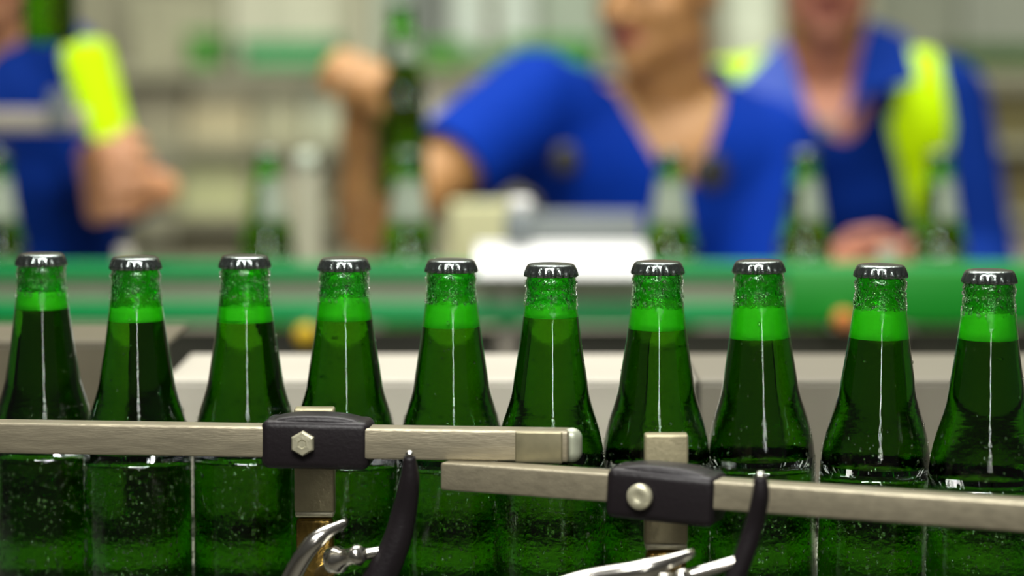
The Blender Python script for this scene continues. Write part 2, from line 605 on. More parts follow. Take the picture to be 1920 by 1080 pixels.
# ---------------------------------------------------------------- conveyors
def conveyor(name, y0, y1, x0, x1, label, slat=0.038):
    root = empty(name, ((x0 + x1) / 2, (y0 + y1) / 2, 0), label, 'conveyor')
    cx, cy = (x0 + x1) / 2, (y0 + y1) / 2
    n = int((x1 - x0) / slat)
    bm = bmesh.new(); box(bm, (0, 0, 0), (slat * 0.95, (y1 - y0), 0.005), 0.0008, 1)
    first = link('belt_slat', bm, M['belt'], root, False)
    first.location = (x0 + slat / 2 - cx, 0, BELT_Z - 0.0026)
    for i in range(1, n):
        c = first.copy(); COL.objects.link(c); c.parent = root
        c.location.x = x0 + slat * (i + 0.5) - cx
    bm = bmesh.new()
    box(bm, (0, -(y1 - y0) / 2 - 0.006, BELT_Z - 0.06), (x1 - x0, 0.008, 0.10), 0.002)
    box(bm, (0, (y1 - y0) / 2 + 0.006, BELT_Z - 0.06), (x1 - x0, 0.008, 0.10), 0.002)
    box(bm, (0, 0, BELT_Z - 0.06), (x1 - x0, y1 - y0, 0.06))
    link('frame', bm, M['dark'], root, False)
    for sx in (-1, 1):
        for sy in (-1, 1):
            bm = bmesh.new()
            box(bm, (sx * (x1 - x0) * 0.42, sy * (y1 - y0) * 0.3, (BELT_Z - 0.1) / 2), (0.05, 0.05, BELT_Z - 0.1), 0.004)
            link('leg', bm, M['dark'], root, False)
    return root


conveyor('conveyor', 1.50, 1.72, -0.75, 0.75, 'steel slat conveyor carrying the front row of green bottles')
conveyor('conveyor', 3.12, 3.34, -1.3, 1.3, 'steel slat conveyor carrying the few blurred bottles behind the front row')


# back conveyor guides
def bar_thing(name, pts, Y, h, d, m, label, cat, brackets=()):
    """rectangular bar between two pixel points on depth Y"""
    a, b = P(*pts[0], Y), P(*pts[1], Y)
    c = (a + b) / 2
    L = (b - a).length
    root = empty(name, c, label, cat)
    ang = math.atan2(b.z - a.z, b.x - a.x)
    bm = bmesh.new(); box(bm, (0, 0, 0), (L, d, h), min(h, d) * 0.25, 3, Matrix.Rotation(-ang, 3, 'Y'))
    link('bar', bm, m, root)
    for t in brackets:
        bm = bmesh.new()
        q = a.lerp(b, t) - c
        box(bm, (q.x, d * 0.9 + 0.01, q.z - 0.06), (0.02, 0.012, 0.17), 0.003)
        link('bracket', bm, M['side_plate'], root)
    return root


bar_thing('guide_rail', ((-250, 509), (2150, 509)), 3.06, 0.020, 0.014, M['green_rail'],
          'upper green plastic guide rail of the back conveyor', 'guide rail', (0.2, 0.5, 0.8))
bar_thing('guide_rail', ((-250, 583), (2150, 590)), 3.05, 0.026, 0.014, M['green_rail'],
          'lower green plastic guide rail of the back conveyor', 'guide rail', (0.2, 0.5, 0.8))
bar_thing('side_plate', ((-250, 545), (2150, 548)), 3.085, 0.040, 0.006, M['side_plate'],
          'grey steel plate between the two green rails of the back conveyor', 'plate')
bar_thing('guard_plate', ((1475, 553), (2150, 553)), 3.02, 0.058, 0.010, M['green_plate'],
          'broad bright green guard plate on the right half of the back conveyor', 'guard plate', (0.3, 0.9))
bm = bmesh.new()
box(bm, (0, 0, 0), (2.7, 0.01, 0.22), 0.002)
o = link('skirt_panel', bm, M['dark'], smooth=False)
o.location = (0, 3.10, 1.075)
tag(o, 'dark skirt panel below the green rails of the back conveyor', 'panel')


# guard housing just behind the front row
def housing(x0, x1, ytop, m, label, depth=0.155, Yn=1.86, zt=None):
    z = P(960, 712, Yn).z if zt is None else zt
    root = empty('conveyor_housing', ((x0 + x1) / 2, Yn + depth / 2, 0), label, 'housing')
    L = x1 - x0
    bm = bmesh.new()
    box(bm, (0, 0, z - 0.0015), (L, depth, 0.003), 0.001)
    link('top_sheet', bm, m, root, False)
    bm = bmesh.new()
    box(bm, (0, -depth / 2 + 0.002, z - 0.0465), (L - 0.002, 0.003, 0.087), 0.001)
    link('front_sheet', bm, m, root, False)
    bm = bmesh.new()
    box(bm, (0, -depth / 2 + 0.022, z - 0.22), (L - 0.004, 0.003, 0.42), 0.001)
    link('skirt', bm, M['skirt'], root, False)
    for s in (-1, 1):
        bm = bmesh.new()
        box(bm, (s * (L / 2 - 0.03), 0.01, z / 2 - 0.004), (0.04, 0.04, z - 0.008), 0.004)
        link('leg', bm, M['dark'], root, False)
    return root


xl = P(322, 700, 1.9).x
xm = P(1300, 700, 1.9).x
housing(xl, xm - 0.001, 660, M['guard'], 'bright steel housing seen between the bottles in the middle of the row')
M['guard_r'] = mat('guard_steel_dimmed', (0.19, 0.175, 0.135), 0.45, 0.15, 0.05, 6, (1, 8, 8))  # darker colour stands in for the light falling off to the right
housing(xm + 0.001, 0.85, 660, M['guard_r'], 'steel housing at the right of the row, coloured darker for falling light')
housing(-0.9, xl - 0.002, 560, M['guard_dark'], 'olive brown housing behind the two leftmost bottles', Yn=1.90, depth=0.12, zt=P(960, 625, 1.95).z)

# pale ledge added between conveyor and housings to brighten the bottle shoulders
root = empty('brightening_ledge', (0, 1.80, 0), 'pale steel ledge added low behind the front bottles to brighten their shoulders', 'ledge')
zl = P(960, 1052, 1.765).z
bm = bmesh.new(); box(bm, (0, 0, zl - 0.004), (1.6, 0.085, 0.008), 0.002)
link('top_sheet', bm, M['ledge'], root, False)
bm = bmesh.new(); box(bm, (0, -0.0385, zl - 0.034), (1.6, 0.004, 0.052), 0.001)
link('lip', bm, M['ledge'], root, False)
for s_ in (-0.7, 0.7):
    bm = bmesh.new(); box(bm, (s_, 0.0, (zl - 0.009) / 2), (0.03, 0.03, zl - 0.009), 0.002)
    link('leg', bm, M['dark'], root, False)


# ---------------------------------------------------------------- front rails
def front_rail(pa, Ya, pb, Yb, h, d, label, free_end=None):
    a, b = P(*pa, Ya), P(*pb, Yb)
    c = (a + b) / 2
    root = empty('steel_rail', c, label, 'guide rail', 'steel rails in front of the bottles')
    L = (b - a).length
    v = (b - a).normalized()
    rot = v.to_track_quat('X', 'Z').to_matrix()
    bm = bmesh.new(); box(bm, (0, 0, 0), (L, d, h), 0.0013, 3, rot)
    link('bar', bm, M['steel'], root)
    if free_end:
        # rounded plug in the open end of the tube, and the sleeve before it
        bm = bmesh.new()
        capsule(bm, (0, 0, -h * 0.22), h * 0.34, (0, 0, h * 0.22), h * 0.34, 20, 6)
        bmesh.ops.translate(bm, verts=bm.verts, vec=rot @ Vector((free_end * (L / 2 + 0.0012), 0, 0)))
        link('end_plug', bm, M['plug'], root)
        bm = bmesh.new()
        box(bm, rot @ Vector((free_end * (L / 2 - 0.016), 0, -0.0004)), (0.026, d + 0.0012, h + 0.0006), 0.0012, 3, rot)
        link('end_sleeve', bm, M['sleeve'], root)
    return root


M['plug'] = mat('plug_grey', (0.30, 0.32, 0.24), 0.4, 0.3, 0.1, 200)
M['sleeve'] = mat('tarnished_steel', (0.22, 0.20, 0.12), 0.4, 0.6, 0.15, 100)
front_rail((-160, 815), 1.565, (1068, 834), 1.530, 0.0168, 0.018,
           'left steel rail crossing the bottles, ending in a rounded plug near the middle', free_end=1)
front_rail((838, 889), 1.528, (2080, 976), 1.392, 0.0150, 0.018,
           'right steel rail starting below the left one and slanting down to the right edge')


def clamp(cx, cy, w, h, Y, bolt, boltr, hexb, label, ang=0.0, yaw=0.0):
    c = P(cx, cy, Y)
    s = Y / F
    root = empty('rail_clamp', c, label, 'clamp', 'black clamps on the steel rails')
    W, Hh = w * s, h * s
    R3 = Matrix.Rotation(ang, 3, 'Y')
    root.rotation_euler.z = yaw
    bm = bmesh.new(); box(bm, (0, 0, 0), (W, 0.030, Hh), 0.0045, 4, R3)
    link('clamp_block', bm, M['black'], root)
    bm = bmesh.new()
    # raised saddle across the top
    n = 16
    rings = []
    for k in range(n + 1):
        u = -1 + 2 * k / n
        zt = Hh / 2 - 0.001 + 0.0035 * (1 - abs(u) ** 3)
        rings.append([bm.verts.new(R3 @ Vector((u * W * 0.44, y, z))) for (y, z) in
                      ((-0.012, Hh / 2 - 0.004), (-0.012, zt - 0.001), (-0.009, zt), (0.009, zt), (0.012, zt - 0.001), (0.012, Hh / 2 - 0.004))])
    for x, y in zip(rings[:-1], rings[1:]):
        for i in range(6):
            j = (i + 1) % 6
            bm.faces.new((x[i], x[j], y[j], y[i]))
    bm.faces.new(rings[0]); bm.faces.new(list(reversed(rings[-1])))
    bmesh.ops.recalc_face_normals(bm, faces=bm.faces)
    link('saddle', bm, M['black'], root)
    # bolt
    q = P(bolt[0], bolt[1], Y - 0.017) - c
    bm = bmesh.new()
    r = boltr * s
    prof = [(r, 0), (r, 0.003), (r * 0.86, 0.0045), (r * 0.4, 0.0048), (r * 0.3, 0.0042)]
    lathe(bm, prof, 6 if hexb else 28)
    bmesh.ops.rotate(bm, verts=bm.verts, cent=(0, 0, 0), matrix=Matrix.Rotation(math.pi / 2, 3, 'X') @ Matrix.Rotation(math.pi / 6, 3, 'Z'))
    bmesh.ops.translate(bm, verts=bm.verts, vec=(q.x, q.y + 0.002, q.z))
    b = link('bolt', bm, M['bolt'], root, smooth=not hexb)
    tag(b, 'hexagonal bolt head' if hexb else 'round slotted bolt head')
    return root


clamp(597, 829, 205, 92, 1.548, (572, 832), 24, True, 'left black plastic clamp with a hexagonal bolt, gripping the left rail', 0.012, -0.08)
clamp(1250, 926, 212, 96, 1.482, (1218, 934), 25, False, 'right black plastic clamp with a round bolt, gripping the right rail', 0.05, -0.33)


def post(x0, x1, ytop, ysplit, Y, label):
    s = Y / F
    a = P((x0 + x1) / 2, ytop, Y)
    b = P((x0 + x1) / 2, ysplit, Y)
    w = (x1 - x0) * s
    root = empty('support_post', (a.x, Y, BELT_Z - 0.1), label, 'post', 'upright posts holding the rails')
    zb = BELT_Z - 0.1
    bm = bmesh.new(); box(bm, (0, 0, (a.z + b.z) / 2 - zb), (w, 0.012, a.z - b.z), 0.0012, 3)
    link('bar', bm, M['post_steel'], root)
    bm = bmesh.new(); box(bm, (0, 0, b.z - 0.001 - zb), (w * 0.98, 0.0135, 0.0035), 0.0014, 3)
    link('seam_ring', bm, M['bolt'], root)
    bm = bmesh.new(); box(bm, (0, 0, (b.z - 0.003 - zb) / 2), (w * 0.94, 0.012, b.z - 0.003 - zb), 0.003, 4)
    tag(link('lower_bar', bm, M['brass'], root), 'brassy lower section')
    # foot bolted to the conveyor frame
    bm = bmesh.new(); box(bm, (0, 0.0, 0.0), (w * 1.5, 0.02, 0.03), 0.003)
    link('foot', bm, M['dark'], root)
    return root


post(552, 628, 764, 958, 1.589, 'steel upright post below the left black clamp')
post(1208, 1290, 813, 1018, 1.516, 'steel upright post standing up above the right black clamp')


def lever(chrome_pts, chrome_r, knob, arm_pts, arm_r, Y, label, anchor):
    c = P(*knob, Y)
    root = empty('clamp_lever', c, label, 'lever', 'levers below the rail clamps')
    s = Y / F
    bm = bmesh.new()
    tube(bm, [P(x, y, Y + dz) - c for x, y, dz in chrome_pts], [r * s for r in chrome_r], 16, 8)
    link('wing', bm, M['chrome'], root)
    bm = bmesh.new()
    r = 26 * s
    lathe(bm, [(r * 0.7, -0.012), (r, -0.010), (r, -0.004), (r * 0.62, -0.001), (r * 0.62, 0.006), (r * 0.8, 0.009), (r * 0.55, 0.012)], 28)
    bmesh.ops.rotate(bm, verts=bm.verts, cent=(0, 0, 0), matrix=Matrix.Rotation(math.radians(70), 3, 'Y') @ Matrix.Rotation(0.6, 3, 'X'))
    link('hub', bm, M['chrome'], root)
    bm = bmesh.new()
    tube(bm, [P(x, y, Y + dz) - c for x, y, dz in arm_pts], [r * s for r in arm_r], 18, 8)
    tag(link('handle', bm, M['black'], root), 'curved black grip')
    p0 = P(arm_pts[0][0], arm_pts[0][1], Y + arm_pts[0][2]) - c
    bm = bmesh.new()
    ellipsoid(bm, p0 + Vector((0.0, 0, 0.0012)), (arm_r[0] * s * 0.8, arm_r[0] * s * 0.8, 0.0022), sub=2)
    link('tip', bm, M['chrome'], root)
    bm = bmesh.new()
    capsule(bm, (0, 0, 0), 0.0035, P(*anchor) - c, 0.0035, 14, 4)
    link('pivot_pin', bm, M['chrome'], root)
    q_ = arm_pts[3]
    bm = bmesh.new()
    capsule(bm, (0, 0, 0), 0.0032, P(q_[0], q_[1], Y + q_[2]) - c, 0.0032, 14, 4)
    link('cross_pin', bm, M['chrome'], root)
    return root


lever([(505, 1180, 0.01), (545, 1085, 0.0), (590, 1015, -0.006), (650, 978, 0.004)], [20, 19, 17, 8], (648, 1046),
      [(768, 856, -0.006), (768, 900, -0.004), (758, 960, 0.0), (738, 1030, 0.0), (688, 1130, 0.0), (655, 1200, 0.0)],
      [11, 19, 24, 28, 34, 36], 1.505, 'chrome and black lever hanging below the left clamp', (600, 1075, 1.584))
lever([(1010, 1112, 0.0), (1100, 1085, 0.0), (1210, 1068, -0.006), (1300, 1036, 0.004)], [16, 17, 20, 8], (1255, 1090),
      [(1426, 896, -0.004), (1426, 930, -0.004), (1414, 985, 0.0), (1392, 1050, 0.0), (1362, 1120, 0.0), (1330, 1190, 0.0)],
      [13, 17, 18, 19, 21, 22], 1.425, 'chrome and black lever reaching right past the right clamp', (1250, 1120, 1.511))


# ---------------------------------------------------------------- people
def hand_parts(bm, W, X, Yd, curl=(55, 60, 40), grow=1.0, thumb=None, spread=0.0):
    """W wrist, X towards the fingers, Yd thumb side; palm looks towards -Z of the frame"""
    X = X.normalized()
    Yd = (Yd - X * Yd.dot(X)).normalized()
    Z = X.cross(Yd)
    g = grow

    def T(x, y, z): return W + X * x * g + Yd * y * g + Z * z * g
    capsule(bm, T(-0.03, 0, 0), 0.026 * g, T(0.02, 0, 0), 0.027 * g, 14, 4, 0.8)
    for y in (0.028, 0.010, -0.010, -0.027):
        capsule(bm, T(0.012, y * 0.6, 0), 0.016 * g, T(0.082, y, 0), 0.0125 * g, 10, 3)
    L = {0.030: (0.042, 0.026, 0.021), 0.010: (0.046, 0.030, 0.022), -0.011: (0.043, 0.028, 0.021), -0.030: (0.034, 0.020, 0.018)}
    for y, ls in L.items():
        p = (0.085, y * 1.05, 0.0)
        ang = 0.0
        for k, l in enumerate(ls):
            ang += math.radians(curl[k])
            q = (p[0] + l * math.cos(ang), p[1] + spread * y * l * 4, p[2] - l * math.sin(ang))
            capsule(bm, T(*p), (0.0098, 0.0088, 0.0080)[k] * g, T(*q), (0.0088, 0.0080, 0.0068)[k] * g, 10, 3)
            p = q
    t = thumb or [(0.018, 0.024, -0.006), (0.048, 0.046, -0.026), (0.074, 0.042, -0.046), (0.090, 0.026, -0.056)]
    for a, b, r0, r1 in zip(t[:-1], t[1:], (0.015, 0.011, 0.0098), (0.011, 0.0098, 0.008)):
        capsule(bm, T(*a), r0 * g, T(*b), r1 * g, 10, 3)


def head_parts(bm, C, fw, up, jaw=1.0):
    """C centre of the head, fw looking direction"""
    fw = fw.normalized()
    up = (up - fw * up.dot(fw)).normalized()
    rt = fw.cross(up)
    R = Matrix((rt, fw, up)).transposed()

    def T(x, y, z): return C + R @ Vector((x, y, z))
    ellipsoid(bm, T(0, -0.012, 0.035), (0.077, 0.097, 0.085), R)
    ellipsoid(bm, T(0, 0.015, -0.02), (0.064, 0.075, 0.075), R)
    capsule(bm, T(-0.042, 0.005, -0.066), 0.022, T(0, 0.074, -0.094), 0.019, 12, 4)
    capsule(bm, T(0.042, 0.005, -0.066), 0.022, T(0, 0.074, -0.094), 0.019, 12, 4)
    ellipsoid(bm, T(0, 0.045, -0.075), (0.042, 0.042, 0.030), R)
    capsule(bm, T(0, 0.088, 0.012), 0.008, T(0, 0.112, -0.026), 0.012, 10, 3)
    for s in (-1, 1):
        ellipsoid(bm, T(s * 0.013, 0.098, -0.031), (0.010, 0.011, 0.008), R, 2)
        ellipsoid(bm, T(s * 0.078, -0.008, -0.006), (0.010, 0.020, 0.032), R, 2)
        capsule(bm, T(s * 0.014, 0.086, 0.030), 0.008, T(s * 0.046, 0.070, 0.030), 0.008, 8, 3)
        ellipsoid(bm, T(s * 0.038, 0.048, -0.028), (0.028, 0.026, 0.030), R, 3)
        ellipsoid(bm, T(s * 0.036, 0.030, -0.062), (0.026, 0.036, 0.034), R, 3)
    return T, R


class Body:
    pass


def worker(J, label, skin, shirt_m, head_dir, long_sleeve=False, vneck=0.13, vwid=0.55, hands=(), name='person', mouth=True, trunk=1.0,
           sleeve_t=(0.52, 0.52), yellow_sleeve=None, collar_r=0.072):
    """J: joints dict in world space: neck, head, shL, elL, wrL, shR, elR, wrR, hip"""
    root_loc = Vector((J['hip'].x, J['hip'].y, 0))
    root = empty(name, root_loc, label, 'person', 'workers behind the back conveyor')
    neck, hip = J['neck'], J['hip']
    up = (neck - hip).normalized()
    side = (J['shR'] - J['shL'])
    side = (side - up * side.dot(up)).normalized()      # image-right
    fwd = up.cross(side).normalized()                   # away from camera or towards?
    if fwd.y > 0: fwd = -fwd
    R = Matrix((side, fwd, up)).transposed()
    TL = (neck - hip).length

    def body_trunk(bm, g=0.0):
        def el(t, w, d, h, f=0.0):
            ellipsoid(bm, hip.lerp(neck, t) + fwd * f, (w * trunk + g, d * trunk + g, h + g), R)
        el(-0.02, 0.165, 0.125, 0.12)
        el(0.18, 0.150, 0.115, 0.13)
        el(0.38, 0.155, 0.115, 0.14, 0.005)
        el(0.60, 0.170, 0.122, 0.14, 0.010)
        el(0.76, 0.170, 0.118, 0.12, 0.008)
        sh0, sh1 = J['shL'], J['shR']
        nb = neck - up * 0.035
        for s in (sh0, sh1):
            capsule(bm, nb, 0.058 + g, s - up * 0.005, 0.050 + g, 16, 5)
            capsule(bm, nb - up * 0.07, 0.09 + g, s - up * 0.05, 0.055 + g, 16, 5)
            capsule(bm, neck + up * 0.035 - fwd * 0.01, 0.040 + g * 0.6, s * 0.45 + nb * 0.55, 0.042 + g, 14, 5)

    def limbs(bm, which, g=0.0, t_up=1.0, fore=0.0):
        for k, (s, e, w) in enumerate((('shL', 'elL', 'wrL'), ('shR', 'elR', 'wrR'))):
            if k not in which: continue
            S, E, Wr = J[s], J[e], J[w]
            tu = t_up[k] if isinstance(t_up, tuple) else t_up
            capsule(bm, S, 0.054 + g, S.lerp(E, tu), 0.054 + (0.040 - 0.054) * tu + g, 16, 5)
            if fore > 0:
                capsule(bm, E, 0.041 + g, E.lerp(Wr, min(1, fore) * 0.45), 0.040 + g, 16, 5)
                capsule(bm, E.lerp(Wr, 0.4 * fore), 0.040 + g, E.lerp(Wr, fore), 0.040 - 0.014 * fore + g, 16, 5)

    # body: one continuous surface
    bm = bmesh.new()
    body_trunk(bm)
    limbs(bm, (0, 1), fore=1.0)
    Hc = J['head']
    capsule(bm, neck - up * 0.04, 0.064, Hc - Vector((0, 0, 0.05)) - head_dir * 0.015, 0.058, 18, 5)
    T, HR = head_parts(bm, Hc, head_dir, Vector((0, 0, 1)))
    for h in hands:
        hand_parts(bm, **h)
    for s in (-1, 1):
        hp = hip + side * s * 0.09
        kn = Vector((hp.x + side.x * s * 0.03, hp.y + fwd.y * 0.05, hip.z * 0.54))
        an = Vector((kn.x, hp.y + 0.02, 0.09))
        capsule(bm, hp - up * 0.05, 0.085, kn, 0.056, 16, 5)
        capsule(bm, kn, 0.056, an, 0.040, 16, 5)
        capsule(bm, an - Vector((0, 0, 0.045)), 0.035, an + Vector((0, -0.13, -0.055)), 0.028, 12, 4)
    bm = remeshed(bm, 0.0052, 4)
    link('body', bm, skin, root, off=root_loc)

    # shirt
    def cut_neck(bm, g, vn=vneck, vw=vwid):
        zN = neck.z
        kill = []
        for f in bm.faces:
            c = f.calc_center_median() - neck
            lx, ly, lz = c.dot(side), c.dot(fwd), c.dot(up)
            if (lx * lx + (ly * 0.95) ** 2) ** 0.5 < collar_r and lz > -0.03: kill.append(f); continue
            if lz > 0.045 and (lx * lx + ly * ly) ** 0.5 < 0.105: kill.append(f); continue
            if ly > 0 and lz > -vn and abs(lx) < 0.012 + (lz + vn) * vw: kill.append(f)
        bmesh.ops.delete(bm, geom=kill, context='FACES')

    def cut_low(bm, zl):
        kill = [f for f in bm.faces if (f.calc_center_median() - hip).dot(up) < zl and
                abs((f.calc_center_median() - hip).dot(side)) < 0.3]
        bmesh.ops.delete(bm, geom=kill, context='FACES')

    def cut_ends(bm, ks, tmax, fore=0.0):
        for k in ks:
            s, e, w = (('shL', 'elL', 'wrL'), ('shR', 'elR', 'wrR'))[k]
            if fore > 0: A, B, tm = J[e], J[w], fore * 0.98
            else: A, B, tm = J[s], J[e], (tmax[k] if isinstance(tmax, tuple) else tmax)
            ax = (B - A); L = ax.length; ax.normalize()
            cut = A + ax * L * tm
            kill = []
            for f in bm.faces:
                c = f.calc_center_median()
                v = c - cut
                if v.dot(ax) > 0 and (v - ax * v.dot(ax)).length < 0.085 and v.dot(ax) < 0.12:
                    kill.append(f)
            bmesh.ops.delete(bm, geom=kill, context='FACES')

    bm = bmesh.new()
    body_trunk(bm, 0.014)
    if long_sleeve:
        limbs(bm, (0, 1), 0.013, 1.0, 0.88)
    else:
        limbs(bm, (0, 1), 0.020, tuple(t + 0.08 for t in sleeve_t))
    bm = remeshed(bm, 0.008, 5)
    cut_neck(bm, 0.014)
    cut_low(bm, -0.08)
    if long_sleeve: cut_ends(bm, (0, 1), 1.0, 0.88)
    else: cut_ends(bm, (0, 1), sleeve_t)
    thicken(bm, -0.003)
    link('shirt', bm, shirt_m, root, off=root_loc)

    if yellow_sleeve is not None:
        bm = bmesh.new()
        k, t0, t1 = yellow_sleeve
        s, e = (('shL', 'elL'), ('shR', 'elR'))[k]
        capsule(bm, J[s], 0.054 + 0.022, J[e], 0.040 + 0.020, 20, 6)
        bm = remeshed(bm, 0.008, 3)
        ax = J[e] - J[s]; L = ax.length; ax.normalize()
        rt = ax.cross(Vector((0, 1, 0))).normalized()
        if rt.x < 0: rt = -rt
        kill = [f for f in bm.faces if not (t0 * L < (f.calc_center_median() - J[s]).dot(ax) < t1 * L) or (f.calc_center_median() - J[s]).dot(rt) < 0.020]
        bmesh.ops.delete(bm, geom=kill, context='FACES')
        thicken(bm, -0.002)
        tag(link('sleeve_panel', bm, M['hivis'], root, off=root_loc), 'fluorescent yellow sleeve panel')

    # trousers and boots
    bm = bmesh.new()
    ellipsoid(bm, hip - up * 0.03, (0.178, 0.138, 0.12), R)
    for s in (-1, 1):
        hp = hip + side * s * 0.09
        kn = Vector((hp.x + side.x * s * 0.03, hp.y + fwd.y * 0.05, hip.z * 0.54))
        an = Vector((kn.x, hp.y + 0.02, 0.10))
        capsule(bm, hp - up * 0.05, 0.10, kn, 0.073, 16, 5)
        capsule(bm, kn, 0.073, an, 0.062, 16, 5)
    bm = remeshed(bm, 0.012, 3)
    link('trousers', bm, M['navy'], root, off=root_loc)
    for s in (-1, 1):
        hp = hip + side * s * 0.09
        kx = hp.x + side.x * s * 0.03
        bm = bmesh.new()
        capsule(bm, (kx, hp.y + 0.03, 0.055), 0.050, (kx, hp.y - 0.14, 0.045), 0.043, 14, 5)
        capsule(bm, (kx, hp.y + 0.02, 0.06), 0.05, (kx, hp.y + 0.02, 0.14), 0.05, 14, 5)
        bm = remeshed(bm, 0.01, 2)
        for v in bm.verts: v.co.z = max(v.co.z, 0.002)
        link('boot', bm, M['boot'], root, off=root_loc)
    # face
    for s in (-1, 1):
        bm = bmesh.new()
        ellipsoid(bm, T(s * 0.030, 0.074, 0.012), (0.013, 0.013, 0.008), HR, 2)
        e = link('eye', bm, M['eye'], root, off=root_loc)
        bm = bmesh.new()
        ellipsoid(bm, T(s * 0.030, 0.085, 0.012), (0.0055, 0.003, 0.0055), HR, 2)
        ir = link('iris', bm, M['iris'], e, off=root_loc)
        bm = bmesh.new()
        capsule(bm, T(s * 0.014, 0.093, 0.036), 0.0035, T(s * 0.046, 0.078, 0.038), 0.003, 8, 3)
        link('eyebrow', bm, M['hair'], root, off=root_loc)
    bm = bmesh.new()
    capsule(bm, T(-0.022, 0.083, -0.058), 0.0045, T(0, 0.091, -0.055), 0.006, 8, 3)
    capsule(bm, T(0.022, 0.083, -0.058), 0.0045, T(0, 0.091, -0.055), 0.006, 8, 3)
    capsule(bm, T(-0.018, 0.082, -0.065), 0.005, T(0.018, 0.082, -0.065), 0.005, 8, 3)
    bm = remeshed(bm, 0.002, 2)
    link('lips', bm, M['lip'], root, off=root_loc)
    # hair
    bm = bmesh.new()
    ellipsoid(bm, T(0, -0.020, 0.040), (0.086, 0.103, 0.092), HR, 4)
    kill = []
    for f in bm.faces:
        c = HR.transposed() @ (f.calc_center_median() - Hc)
        if c.z < -0.01 + max(0, c.y) * 1.0 or (c.y > 0.045 and c.z < 0.085): kill.append(f)
    bmesh.ops.delete(bm, geom=kill, context='FACES')
    thicken(bm, 0.006)
    link('hair', bm, M['hair'], root, off=root_loc)
    root_ctx = Body()
    root_ctx.__dict__.update(dict(root=root, R=R, side=side, fwd=fwd, up=up, neck=neck, hip=hip, loc=root_loc, trunk=body_trunk, J=J, cut_neck=cut_neck))
    return root_ctx


def disc_part(ctx, name, pt, r, m, label=None, th=0.004):
    bm = bmesh.new()
    lathe(bm, [(r, 0), (r, th * 0.6), (r * 0.8, th), (r * 0.3, th * 0.8)], 20)
    bmesh.ops.rotate(bm, verts=bm.verts, cent=(0, 0, 0), matrix=Matrix.Rotation(math.pi / 2, 3, 'X'))
    bmesh.ops.translate(bm, verts=bm.verts, vec=pt)
    o = link(name, bm, m, ctx.root, off=ctx.loc)
    if label: o['label'] = label
    return o


def vest(ctx, keep, g=0.030, m=None, label='fluorescent yellow vest'):
    bm = bmesh.new()
    ctx.trunk(bm, g)
    bm = remeshed(bm, 0.008, 5)
    kill = []
    for f in bm.faces:
        c = f.calc_center_median() - ctx.neck
        lx, ly, lz = c.dot(ctx.side), c.dot(ctx.fwd), c.dot(ctx.up)
        if not keep(lx, ly, lz): kill.append(f)
    bmesh.ops.delete(bm, geom=kill, context='FACES')
    thicken(bm, -0.003)
    tag(link('vest', bm, m or M['hivis'], ctx.root, off=ctx.loc), label)


# middle worker, lifting a bottle
J = dict(neck=P(1252, 205, 3.95), hip=P(1262, 640, 4.02), head=P(1236, -26, 3.88),
         shL=P(1005, 196, 3.92), elL=P(694, 425, 3.68), wrL=P(668, 245, 3.50),
         shR=P(1428, 280, 3.96), elR=P(1425, 560, 3.86), wrR=P(1330, 600, 3.66))
grip = P(742, 150, 3.42)
Xd = Vector((0.62, -0.35, 0.70)).normalized()
Yd = Vector((-0.62, -0.1, 0.75))
J['wrL'] = P(684, 300, 3.50)
mid = worker(J, 'person in a blue short-sleeved open-neck shirt raising a green bottle', M['skin_tan'], M['blue'],
             Vector((-0.62, -0.75, -0.12)).normalized(), vneck=0.078, vwid=0.55,
             hands=(dict(W=J['wrL'], X=Vector((0.18, -0.25, 0.9)), Yd=Vector((0.75, -0.5, -0.1)), curl=(55, 65, 45), grow=1.22),
                    dict(W=J['wrR'], X=Vector((-0.6, -0.6, -0.2)), Yd=Vector((-0.5, -0.2, 0.8)), curl=(25, 30, 20))),
             sleeve_t=(0.56, 0.95))
disc_part(mid, 'button', P(1060, 300, 3.79), 0.021, M['button'], 'round black button')
disc_part(mid, 'button', P(1332, 322, 3.79), 0.025, M['button'], 'round black button')

# the bottle in his hand
q = P(745, 8, 3.42)
back_bottle((q.x + 0.004, 3.42, q.z - 0.228), 'green bottle held up in the raised hand of the middle worker', 'bottles held by workers',
            (0, 0), (0.160, 0.182))

# right worker with vest
J = dict(neck=P(1548, 150, 4.32), hip=P(1600, 640, 4.42), head=P(1548, -72, 4.27),
         shL=P(1350, 210, 4.32), elL=P(1420, 500, 4.22), wrL=P(1540, 528, 3.90),
         shR=P(1770, 190, 4.34), elR=P(1838, 500, 4.26), wrR=P(1800, 640, 4.02))
right = worker(J, 'person in a blue collared shirt under a fluorescent yellow vest at the right', M['skin_ruddy'], M['blue_dark'],
               Vector((-0.05, -1, -0.15)).normalized(), long_sleeve=True, vneck=0.060, vwid=0.85,
               hands=(dict(W=J['wrL'], X=Vector((0.72, -0.55, 0.12)), Yd=Vector((-0.1, -0.3, 0.9)), curl=(20, 25, 15), grow=1.05),
                      dict(W=J['wrR'], X=Vector((-0.3, -0.7, -0.2)), Yd=Vector((-0.6, 0.2, 0.6)), curl=(30, 30, 20))))


def keep_right(lx, ly, lz):
    if lz > 0.085 or lz < -0.46: return False
    a = abs(lx)
    if ly > 0:
        inner = 0.085 if lz > -0.03 else 0.062 + max(0, -0.03 - lz) * 0.14
        outer = (0.168 if lx > 0 else 0.145) - max(0, -lz - 0.10) * 0.22
        return inner < a < outer
    return a < 0.17 and (a > 0.085 or lz < -0.02)


vest(right, keep_right)


